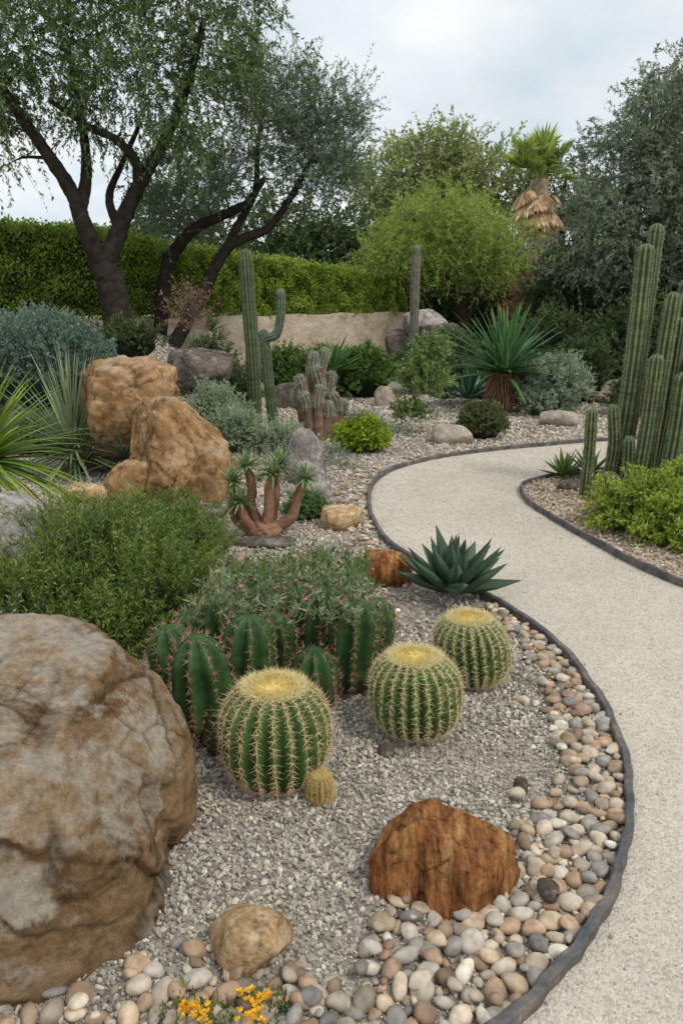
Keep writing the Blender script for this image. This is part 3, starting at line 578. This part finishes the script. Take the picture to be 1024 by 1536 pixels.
# ------------------------------------------------------------ blades / rosettes
def blade(geo,base,az,el,L,W,droop,c0,c1,n=7,fold=.3,th=.12,shape='sword',mi=0,tipc=None,curl=0):
    t=np.linspace(0,1,n); e=el-droop*t**1.5+curl*t; ds=L/(n-1)
    d=np.column_stack([np.cos(e)*math.cos(az),np.cos(e)*math.sin(az),np.sin(e)])
    P=np.vstack([[0,0,0],np.cumsum(d[:-1]*ds,0)])+np.array(base)
    side=np.array([-math.sin(az),math.cos(az),0.]); up=np.cross(d,side)*-1
    up=np.where(up[:,2:3]<0,-up,up) if el-droop>-1 else up
    if shape=='agave': w=W*(.62+1.5*t*(1-t))*np.clip((1-t)*2.2,0,1)**.75+1e-4
    else: w=W*(1-t**1.8)+1e-4
    w=w[:,None]
    V=np.stack([P-side*w+up*fold*w,P+up*0,P+side*w+up*fold*w,P-up*th*w*2],1)
    C=lerpc(c0,c1,t); C=np.repeat(C[:,None],4,1)
    if shape=='agave': C[:,0]*=1.3; C[:,2]*=1.3
    if tipc is not None: C[-1]=tipc
    geo.add(V.reshape(-1,3),gridfaces(n,4,True),C.reshape(-1,3),mi,True)
def rosette(geo,c,n,L,W,elr,droop,c0,c1,shape='sword',fold=.3,th=.12,jit=.12,lr=.2,tipc=None,mi=0,base_r=0,curl=0,seg=7):
    ga=2.39996
    for i in range(n):
        f=i/max(1,n-1); el=elr[0]+(elr[1]-elr[0])*f+rng.normal()*jit; az=i*ga+rng.normal()*.12
        l=L*(1-lr*f**2)*(1+.1*rng.normal()); b=np.array(c)+np.array([math.cos(az),math.sin(az),0])*base_r*(1-f)
        k=1+.15*rng.normal(); blade(geo,b,az,el,l,W*(1-.25*f),droop*(1-.6*f)*(1+.3*rng.normal()),np.array(c0)*k,np.array(c1)*k,seg,fold,th,shape,mi,tipc,curl)
g=Geo(); rosette(g,(.6,4.02,.06),38,.33,.053,(.30,1.42),.0,(.04,.080,.042),(.055,.10,.062),'agave',.40,.22,.08,.12,(.06,.03,.02),0,.045,.10,12)
g.build('agave',[M_blade])
g=Geo(); c=(2.25,11.2)
tube(g,[(c[0],c[1],-.05),(c[0],c[1],.25),(c[0],c[1],.55)],.24,.17,14,12,(.14,.08,.05),1,.12)
for i in range(260):
    az=rng.uniform(0,6.28); z=rng.uniform(.1,.6); blade(g,(c[0]+.17*math.cos(az),c[1]+.17*math.sin(az),z),az,-.9+rng.normal()*.2,rng.uniform(.15,.32),.012,.4,(.24,.12,.06),(.34,.19,.11),4,.1,.1)
rosette(g,(c[0],c[1],.55),105,1.08,.05,(-.1,1.5),.35,(.08,.16,.06),(.07,.19,.06),'sword',.3,.08,.1,.15,(.34,.38,.1))
g.build('yucca',[M_blade,M_bark])
g=Geo(); c=(-2.45,7.2,G(-2.5,7.35)+.22)
tube(g,[(c[0],c[1],0),(c[0],c[1],.3)],.07,.06,8,6,(.12,.08,.05),1,.1)
rosette(g,c,170,1.05,.018,(-.5,1.5),.3,(.13,.19,.09),(.24,.31,.19),'sword',.25,.1,.15,.12)
rosette(g,(c[0]+.1,c[1]-.05,.1),90,.5,.011,(-.2,1.2),.5,(.17,.15,.09),(.26,.27,.16),'sword',.25,.1,.2,.15)
rosette(g,(c[0]+.5,c[1]-.1,.15),90,.65,.013,(.1,1.4),.4,(.11,.16,.09),(.2,.26,.17),'sword',.25,.1,.2,.15)
g.build('narrow_leaf_yucca',[M_blade,M_bark])
g=Geo(); c=(-2.20,4.75,.62)
tube(g,[(c[0],c[1],-.02),(c[0],c[1],.3),(c[0],c[1],.64)],.1,.09,10,8,(.1,.07,.045),1,.12)
rosette(g,c,190,.74,.026,(-.5,1.35),.7,(.11,.20,.02),(.26,.38,.05),'sword',.3,.06,.18,.1)
g.build('spiky_yucca',[M_blade,M_bark])
g=Geo(); rosette(g,(-2.25,9.6,G(-2.25,9.6)+.1),190,.62,.009,(.0,1.5),.3,(.06,.11,.03),(.15,.22,.07),'sword',.2,.1,.15,.15,seg=5); g.build('sotol',[M_blade])
g=Geo(); rosette(g,(-1.85,11.6,1.1),60,.4,.01,(.0,1.5),.3,(.05,.09,.025),(.12,.18,.06),'sword',seg=5); g.build('sotol',[M_blade])
for (x,y,l,n_,z,c0,c1) in [(-.15,12.3,.6,40,.45,(.05,.12,.03),(.1,.2,.06)),(1.9,11.9,.55,30,.1,(.06,.14,.09),(.09,.2,.13)),(1.98,6.95,.28,26,.03,(.06,.12,.03),(.16,.24,.06)),(2.2,6.9,.3,24,.05,(.05,.1,.03),(.12,.2,.06)),(1.5,11.8,.4,24,.1,(.05,.11,.06),(.09,.17,.1))]:
    g=Geo(); rosette(g,(x,y,z),n_,l,l*.09,(.15,1.4),.1,c0,c1,'agave',.3,.15,.08); g.build('small_agave',[M_blade])

# ------------------------------------------------------------ cacti
def barrel(name,c,r,squash,ribs,seed,gc=(.045,.10,.022),spc=((.55,.36,.22),(.62,.52,.28)),sl=.034,top=True,lean=(0,0),sw=.0012,nsp=7):
    g=Geo(); nr_=48; k=ribs*8; ph=np.linspace(0.0,np.pi*.93,nr_)
    th=np.linspace(0,2*np.pi,k,endpoint=False)
    PH,TH=np.meshgrid(ph,th,indexing='ij'); crest=np.abs(((TH*ribs/(2*np.pi))%1)*2-1)
    env=np.sin(PH)**.6; rr=1-.18*(1-crest**.85)*env
    lump=np.array([[noise.noise(Vector((math.cos(b)*1.4+seed*3,math.sin(b)*1.4,a*1.1))) for b in th] for a in ph])*.06
    rr=rr*(1+lump)
    dimple=1-.12*np.exp(-(PH/.33)**2)
    sp=np.sin(PH)**.82; X=r*rr*sp*np.cos(TH); Yy=r*rr*sp*np.sin(TH); Z=r*squash*np.sign(np.cos(PH))*np.abs(np.cos(PH))**.85*dimple*(.93+.07*rr)
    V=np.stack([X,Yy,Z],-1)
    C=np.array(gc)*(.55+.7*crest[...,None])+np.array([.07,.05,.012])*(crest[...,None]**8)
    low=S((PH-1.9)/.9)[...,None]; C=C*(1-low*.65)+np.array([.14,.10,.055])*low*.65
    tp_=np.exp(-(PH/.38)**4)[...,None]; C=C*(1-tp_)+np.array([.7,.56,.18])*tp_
    V[...,0]+=lean[0]*(V[...,2]); V[...,1]+=lean[1]*V[...,2]
    V=V+np.array(c); g.add(V.reshape(-1,3),gridfaces(nr_,k),C.reshape(-1,3),0,True)
    A=[];D=[];Ls=[];Cc=[]
    for i in range(ribs):
        t0=2*np.pi*i/ribs
        for p in np.arange(.30+.05*rng.random(),2.65,.115):
            p=p+rng.normal()*.014
            lu=1+noise.noise(Vector((math.cos(t0)*1.4+seed*3,math.sin(t0)*1.4,p*1.1)))*.06
            s=math.sin(p)**.82; dz=1-.12*math.exp(-(p/.33)**2)
            pos=np.array([r*lu*s*math.cos(t0),r*lu*s*math.sin(t0),r*squash*np.sign(math.cos(p))*abs(math.cos(p))**.85*dz])
            pos[0]+=lean[0]*pos[2]; pos[1]+=lean[1]*pos[2]
            nn=np.array([math.sin(p)*math.cos(t0),math.sin(p)*math.sin(t0),math.cos(p)]); tt=np.array([-math.sin(t0),math.cos(t0),0])
            bb=np.cross(nn,tt)
            for j in range(nsp+1):
                a=j/nsp*2*np.pi+rng.normal()*.3; o=rng.uniform(.2,.7) if j else 2.5
                A.append(pos*.995); D.append(nn*o+math.cos(a)*tt+math.sin(a)*bb); Ls.append(sl*rng.uniform(.6,1.15)*(1.0 if j else 1.1)); Cc.append(rng.random()*.6+.4*math.exp(-(p/.8)**2))
    A=np.array(A)+np.array(c); D=np.array(D); Ls=np.array(Ls); w=np.full(len(A),sw)
    inst(g,SPINE[0],SPINE[1],A,frames(D),np.column_stack([w,Ls,w]),lerpc(spc[0],spc[1],Cc),1)
    if top:
        m=2000; a=rng.uniform(0,6.28,m); p=.5*np.sqrt(rng.random(m)); s=np.sin(p)**.82
        pos=np.column_stack([r*s*np.cos(a),r*s*np.sin(a),r*squash*np.cos(p)**.85*(1-.12*np.exp(-(p/.33)**2))]); pos[:,0]+=lean[0]*pos[:,2]; pos[:,1]+=lean[1]*pos[:,2]
        D=np.column_stack([np.cos(a)*(p*1.8),np.sin(a)*(p*1.8),np.ones(m)*.6])+.5*rng.normal(size=(m,3)); w=np.full(m,.0011); l=(.006+.026*(p/.5))*rng.uniform(.7,1.2,m)*r/.19
        inst(g,SPINE[0],SPINE[1],pos+np.array(c),frames(D),np.column_stack([w,l,w]),lerpc((.72,.52,.10),(.95,.88,.52),np.clip((p/.5)**1.3+.25*rng.normal(size=m),0,1)),1)
    return g.build(name,[M_cactus,M_spine])
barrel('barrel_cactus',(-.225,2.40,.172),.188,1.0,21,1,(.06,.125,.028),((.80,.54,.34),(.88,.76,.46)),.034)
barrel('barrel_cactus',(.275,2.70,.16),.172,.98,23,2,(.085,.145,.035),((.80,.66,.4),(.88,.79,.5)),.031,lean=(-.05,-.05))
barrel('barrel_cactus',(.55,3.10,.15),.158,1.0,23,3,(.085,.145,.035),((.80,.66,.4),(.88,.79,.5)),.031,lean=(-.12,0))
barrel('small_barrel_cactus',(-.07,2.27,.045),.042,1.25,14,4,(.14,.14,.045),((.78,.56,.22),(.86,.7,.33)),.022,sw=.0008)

def column(geo,pts,r,ribs,depth,cv,cc,spl=.02,spn=8,spc=((.5,.45,.35),(.6,.55,.42)),step=.03,wob=.03,bulge=0,spw=.0009,taper=.85,sharp=.9,cap=1.0,bh=.25):
    P0=cat(pts,60); Ltot=np.linalg.norm(np.diff(P0,axis=0),axis=1).sum(); n=max(14,int(Ltot/.025)); rc=r*cap
    s=np.concatenate([np.linspace(0,Ltot-rc,n,endpoint=False),Ltot-rc+rc*np.sin(np.linspace(0,np.pi/2,11))])
    cs_=np.concatenate([[0],np.cumsum(np.linalg.norm(np.diff(P0,axis=0),axis=1))]); P=np.column_stack([np.interp(s,cs_,P0[:,a]) for a in range(3)])
    T,Nv,B=pframes(P0); T=np.column_stack([np.interp(s,cs_,T[:,a]) for a in range(3)]); Nv=np.column_stack([np.interp(s,cs_,Nv[:,a]) for a in range(3)]); B=np.column_stack([np.interp(s,cs_,B[:,a]) for a in range(3)])
    a0=rng.uniform(0,6.28); Nv,B=Nv*math.cos(a0)+B*math.sin(a0),B*math.cos(a0)-Nv*math.sin(a0)
    env=np.where(s>Ltot-rc,np.sqrt(np.clip(1-((s-(Ltot-rc))/rc)**2,0.0004,1)),1)*np.interp(s,[0,Ltot*.25,Ltot*.7,Ltot],[taper,1+bulge,1,.97]); env=env*(1+wob*np.sin(s*11+rng.uniform(0,6))+wob*.5*np.sin(s*29+rng.uniform(0,6)))
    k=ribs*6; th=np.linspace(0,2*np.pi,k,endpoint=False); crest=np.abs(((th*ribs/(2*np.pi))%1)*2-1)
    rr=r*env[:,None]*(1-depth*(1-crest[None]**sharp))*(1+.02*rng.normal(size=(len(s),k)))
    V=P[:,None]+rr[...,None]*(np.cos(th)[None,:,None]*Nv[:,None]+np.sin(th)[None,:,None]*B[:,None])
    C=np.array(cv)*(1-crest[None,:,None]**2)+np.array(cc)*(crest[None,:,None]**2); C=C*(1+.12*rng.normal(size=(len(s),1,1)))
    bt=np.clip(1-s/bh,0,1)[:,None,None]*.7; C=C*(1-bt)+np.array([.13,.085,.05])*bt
    geo.add(V.reshape(-1,3),gridfaces(len(s),k),C.reshape(-1,3),0,True)
    A=[];D=[]
    for q in np.arange(.03,Ltot-r*.1,step):
        p=np.array([np.interp(q,s,P[:,a]) for a in range(3)]); e=np.interp(q,s,env); nv=np.array([np.interp(q,s,Nv[:,a]) for a in range(3)]); bv=np.array([np.interp(q,s,B[:,a]) for a in range(3)]); tv=np.array([np.interp(q,s,T[:,a]) for a in range(3)])
        for i in range(ribs):
            a=2*np.pi*i/ribs; o=math.cos(a)*nv+math.sin(a)*bv; pp=p+o*r*e+tv*rng.normal()*step*.2
            tt=-math.sin(a)*nv+math.cos(a)*bv
            for j in range(spn): 
                b_=rng.uniform(0,6.28); A.append(pp); D.append(o*rng.uniform(.4,1.4)+math.cos(b_)*tt+math.sin(b_)*tv+tv*(.6 if q>Ltot-r else 0))
    A=np.array(A);D=np.array(D);m=len(A); l=spl*rng.uniform(.5,1.25,m); w=np.full(m,spw)
    inst(geo,SPINE[0],SPINE[1],A,frames(D),np.column_stack([w,l,w]),lerpc(spc[0],spc[1],rng.random(m)),1)
gcv,gcc=(.055,.08,.035),(.16,.19,.10)
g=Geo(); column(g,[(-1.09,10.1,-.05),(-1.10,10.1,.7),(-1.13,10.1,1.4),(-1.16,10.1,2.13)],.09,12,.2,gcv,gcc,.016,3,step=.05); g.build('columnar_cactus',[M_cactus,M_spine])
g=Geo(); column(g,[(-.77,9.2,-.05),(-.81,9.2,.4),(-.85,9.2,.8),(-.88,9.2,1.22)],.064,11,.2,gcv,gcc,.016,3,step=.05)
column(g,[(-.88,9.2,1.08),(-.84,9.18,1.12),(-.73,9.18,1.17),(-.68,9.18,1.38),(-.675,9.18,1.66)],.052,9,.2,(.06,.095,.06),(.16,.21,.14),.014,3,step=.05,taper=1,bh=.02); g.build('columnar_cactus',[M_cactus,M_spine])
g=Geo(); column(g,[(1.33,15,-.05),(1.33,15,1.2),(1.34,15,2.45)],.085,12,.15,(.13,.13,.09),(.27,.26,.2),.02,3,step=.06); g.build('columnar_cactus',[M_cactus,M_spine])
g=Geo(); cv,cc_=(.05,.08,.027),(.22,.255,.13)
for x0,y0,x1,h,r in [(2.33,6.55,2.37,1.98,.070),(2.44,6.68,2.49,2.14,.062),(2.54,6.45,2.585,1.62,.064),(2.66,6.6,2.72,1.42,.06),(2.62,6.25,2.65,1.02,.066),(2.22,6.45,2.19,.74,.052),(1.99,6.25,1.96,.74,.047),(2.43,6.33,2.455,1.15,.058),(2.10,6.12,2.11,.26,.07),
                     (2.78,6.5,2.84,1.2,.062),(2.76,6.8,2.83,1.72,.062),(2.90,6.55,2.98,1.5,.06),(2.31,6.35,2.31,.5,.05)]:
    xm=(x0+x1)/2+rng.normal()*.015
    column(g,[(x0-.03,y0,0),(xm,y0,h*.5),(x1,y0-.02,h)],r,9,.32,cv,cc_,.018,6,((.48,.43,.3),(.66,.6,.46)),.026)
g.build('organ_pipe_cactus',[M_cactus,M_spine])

g=Geo(); cv,cc_=(.03,.08,.022),(.065,.12,.036); sc_=((.44,.17,.12),(.66,.47,.34))
for (x,y,h,r,lx,ly) in [(-.50,2.66,.41,.105,-.03,0),(-.61,2.80,.38,.095,-.06,.02),(-.37,2.80,.43,.10,.02,0),(-.27,2.98,.36,.085,.0,0),(-.48,3.0,.42,.10,-.02,.03),
                      (-.11,2.88,.26,.085,0,0),(.04,3.02,.41,.105,.03,0),(.12,3.14,.36,.085,.04,.02),(-.07,3.14,.42,.095,0,.03),(-.19,3.2,.39,.09,0,0),(-.59,3.02,.36,.085,-.03,0),(-.42,2.58,.19,.075,.02,-.02),(.02,3.26,.40,.085,0,.02),(-.34,3.18,.40,.09,0,.02)]:
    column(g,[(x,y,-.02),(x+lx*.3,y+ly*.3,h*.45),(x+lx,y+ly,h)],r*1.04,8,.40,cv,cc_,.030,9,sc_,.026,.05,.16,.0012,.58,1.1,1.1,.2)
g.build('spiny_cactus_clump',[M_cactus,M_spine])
g=Geo()
m=500; P=np.column_stack([rng.uniform(-.55,.12,m),rng.uniform(3.3,3.8,m),rng.uniform(.08,.27,m)]); D=np.column_stack([rng.normal(size=(m,2))*.35,np.ones(m)])
sprigs(g,P,D,np.full(m,.14),30,.028,.006,(.05,.10,.025),(.2,.29,.09),.7)
m2=130; i=rng.integers(0,m,m2); Pt=P[i]+nrm(D[i])*.14
sprigs(g,Pt,D[i],np.full(m2,.025),6,.014,.005,(.40,.10,.08),(.5,.3,.22),1.2,stem=False)
V,F=ICO[3]; g.add(V*np.array([.30,.22,.18])+np.array([-.22,3.55,.05]),F,(.015,.03,.01),0)
g.build('crown_of_thorns',[M_leaf])
g=Geo(); m=170; P=np.column_stack([rng.uniform(-.58,.10,m),rng.uniform(2.85,3.3,m),rng.uniform(.33,.41,m)]); sprigs(g,P,rng.normal(size=(m,3))*.5+np.array([0,0,1]),np.full(m,.08),16,.026,.007,(.06,.11,.035),(.30,.34,.20),.9)
m=22;P=np.column_stack([rng.uniform(-.6,.1,m),rng.uniform(2.9,3.2,m),rng.uniform(.38,.46,m)]); sprigs(g,P,rng.normal(size=(m,3)),np.full(m,.012),6,.011,.007,(.5,.12,.14),(.62,.35,.33),1.4,stem=False)
g.build('cactus_flowers',[M_leaf])

def tufted(name,c,stems,r,col,tl,tc0,tc1,nb=48,w=.011):
    g=Geo()
    for pts in stems:
        P=[(c[0]+a,c[1]+b,ghf(*c[:2])+z) for a,b,z in pts]
        tube(g,P,r,r*.62,12,26,col,1,.06)
        rosette(g,P[-1],nb,tl,w,(-.5,1.45),.3,tc0,tc1,'sword',.2,.1,.2,.2,seg=5)
    V,F=ICO[4]; g.add(V*np.array([r*3.0,r*2.6,r*1.8])*(1+.06*rng.normal(size=(len(V),1)))+np.array([c[0],c[1],r*.9]),F,col,1,True)
    return g.build(name,[M_blade,M_bark])
tufted('pachypodium',(-.52,5.25),[[(-.1,0,.04),(-.2,0,.12),(-.23,0,.26),(-.21,0,.38)],[(-.04,.02,.05),(-.1,.03,.2),(-.09,.03,.33),(-.12,.03,.48)],[(.0,-.02,.05),(.03,-.03,.2),(.03,-.03,.33),(.06,-.03,.44)],[(.05,0,.04),(.17,0,.12),(.22,0,.26),(.27,0,.40)],[(.02,.06,.05),(.06,.1,.25),(.06,.1,.4),(.1,.1,.48)],[(-.08,-.05,.04),(-.13,-.08,.14),(-.16,-.08,.26)]],.042,(.27,.15,.095),.14,(.09,.15,.05),(.26,.36,.16),56,.013)
g=Geo()
for dx,dy,h in [(-.2,0,.70),(-.1,.1,.95),(0,.0,.80),(.1,.12,.72),(.18,0,.50),(-.02,-.15,.6),(-.14,-.12,.52),(.1,-.14,.42),(.26,.08,.42),(-.26,.1,.55),(.0,.2,.98)]:
    x=-.24+dx; y=9.1+dy; lx=rng.normal()*.04
    tube(g,[(-.24+dx*.4,y,-.02),(-.24+dx*.8,y,h*.4),(x,y,h)],.07,.05,9,12,(.22,.14,.10),1,.08)
    column(g,[(x,y,h*.6),(x,y,h*.8),(x+lx,y,h+.03)],.064,9,.3,(.11,.13,.08),(.28,.30,.21),.028,9,((.55,.47,.4),(.68,.62,.54)),.026,bh=.02)
g.build('clustered_cactus',[M_cactus,M_bark])

g=Geo(); c=rect(60,-.40,-.13,1.37,1.50)
for p in c:
    h=rng.uniform(.02,.045); d=np.array([rng.normal()*.2,rng.normal()*.2,1]); e=np.array([p[0],p[1],.02])+nrm(d)*h
    tube(g,[(p[0],p[1],0),tuple(e)],.0012,.001,4,3,(.08,.13,.03))
    sprigs(g,np.array([[p[0],p[1],.01]]),np.array([[0,0,1.]]),np.array([h]),6,.018,.006,(.05,.1,.02),(.14,.2,.05),1,stem=False)
for cx,cy in [(-.35,1.42),(-.305,1.41),(-.22,1.46),(-.19,1.425),(-.33,1.44),(-.21,1.41),(-.17,1.46)]:
    for j in range(9):
        x=cx+rng.normal()*.011;y=cy+rng.normal()*.010;z=.055+rng.normal()*.008; k_=9; a=np.linspace(0,6.28,k_,endpoint=False)+rng.random()
        D=np.column_stack([np.cos(a),np.sin(a),np.full(k_,rng.uniform(.1,.9))])
        inst(g,LEAF[0],LEAF[1],np.tile([x,y,z],(k_,1)),frames(D),np.column_stack([np.full(k_,.005),np.full(k_,.010),np.full(k_,.005)]),pal([(.66,.45,.03),(.62,.34,.02)],k_),0)
g.build('yellow_flowers',[M_leaf])

# ------------------------------------------------------------ sky / lights / camera
w=bpy.data.worlds.new('World'); scene.world=w; w.use_nodes=True; nt=w.node_tree; L=nt.links; bg=nt.nodes['Background']
sun_dir=Vector((.45,-.35,.82)).normalized(); elev=math.asin(sun_dir.z); azi=math.atan2(sun_dir.x,sun_dir.y)
sky=nt.nodes.new('ShaderNodeTexSky'); sky.sky_type='NISHITA'; sky.sun_disc=False; sky.sun_elevation=elev; sky.sun_rotation=azi; sky.air_density=1.2; sky.dust_density=2
tc=nt.nodes.new('ShaderNodeTexCoord'); sx=nt.nodes.new('ShaderNodeSeparateXYZ'); L.new(tc.outputs['Generated'],sx.inputs[0])
ad=nt.nodes.new('ShaderNodeMath'); ad.operation='MAXIMUM'; ad.inputs[1].default_value=0; L.new(sx.outputs[2],ad.inputs[0])
ad2=nt.nodes.new('ShaderNodeMath'); ad2.operation='ADD'; ad2.inputs[1].default_value=.22; L.new(ad.outputs[0],ad2.inputs[0])
cb=nt.nodes.new('ShaderNodeCombineXYZ')
for i_ in (0,1):
    dv=nt.nodes.new('ShaderNodeMath'); dv.operation='DIVIDE'; L.new(sx.outputs[i_],dv.inputs[0]); L.new(ad2.outputs[0],dv.inputs[1]); L.new(dv.outputs[0],cb.inputs[i_])
no=nt.nodes.new('ShaderNodeTexNoise'); no.inputs['Scale'].default_value=.9; no.inputs['Detail'].default_value=7; no.inputs['Roughness'].default_value=.5; no.inputs['Distortion'].default_value=.3; L.new(cb.outputs[0],no.inputs['Vector'])
rp=ramp(nt,[(.3,.65),(.55,.97)]); L.new(no.outputs['Fac'],rp.inputs['Fac'])
n2=nt.nodes.new('ShaderNodeTexNoise'); n2.inputs['Scale'].default_value=1.5; n2.inputs['Detail'].default_value=8; L.new(cb.outputs[0],n2.inputs['Vector'])
r2=ramp(nt,[(.35,(.62,.71,.77)),(.62,(.86,.875,.88))]); L.new(n2.outputs['Fac'],r2.inputs['Fac'])
sc=nt.nodes.new('ShaderNodeVectorMath'); sc.operation='SCALE'; sc.inputs['Scale'].default_value=11.8; L.new(r2.outputs[0],sc.inputs[0])
mx=mixc(nt,'MIX'); L.new(rp.outputs[0],mx.inputs[0]); L.new(sky.outputs[0],mx.inputs[6]); L.new(sc.outputs[0],mx.inputs[7])
L.new(mx.outputs[2],bg.inputs['Color']); bg.inputs['Strength'].default_value=.1
sl=bpy.data.lights.new('sun','SUN'); sl.energy=1.5; sl.angle=R(10); sl.color=(1,.93,.83); so=bpy.data.objects.new('sun',sl); scene.collection.objects.link(so)
so.rotation_euler=sun_dir.to_track_quat('Z','Y').to_euler(); so.location=(3,-3,8)
cam=bpy.data.cameras.new('camera'); co=bpy.data.objects.new('camera',cam); scene.collection.objects.link(co); scene.camera=co
cam.sensor_fit='VERTICAL'; cam.sensor_height=36; cam.sensor_width=24; cam.lens=28; cam.clip_end=600
co.location=(0,0,1.6); co.rotation_euler=(R(90-15.3),0,0)
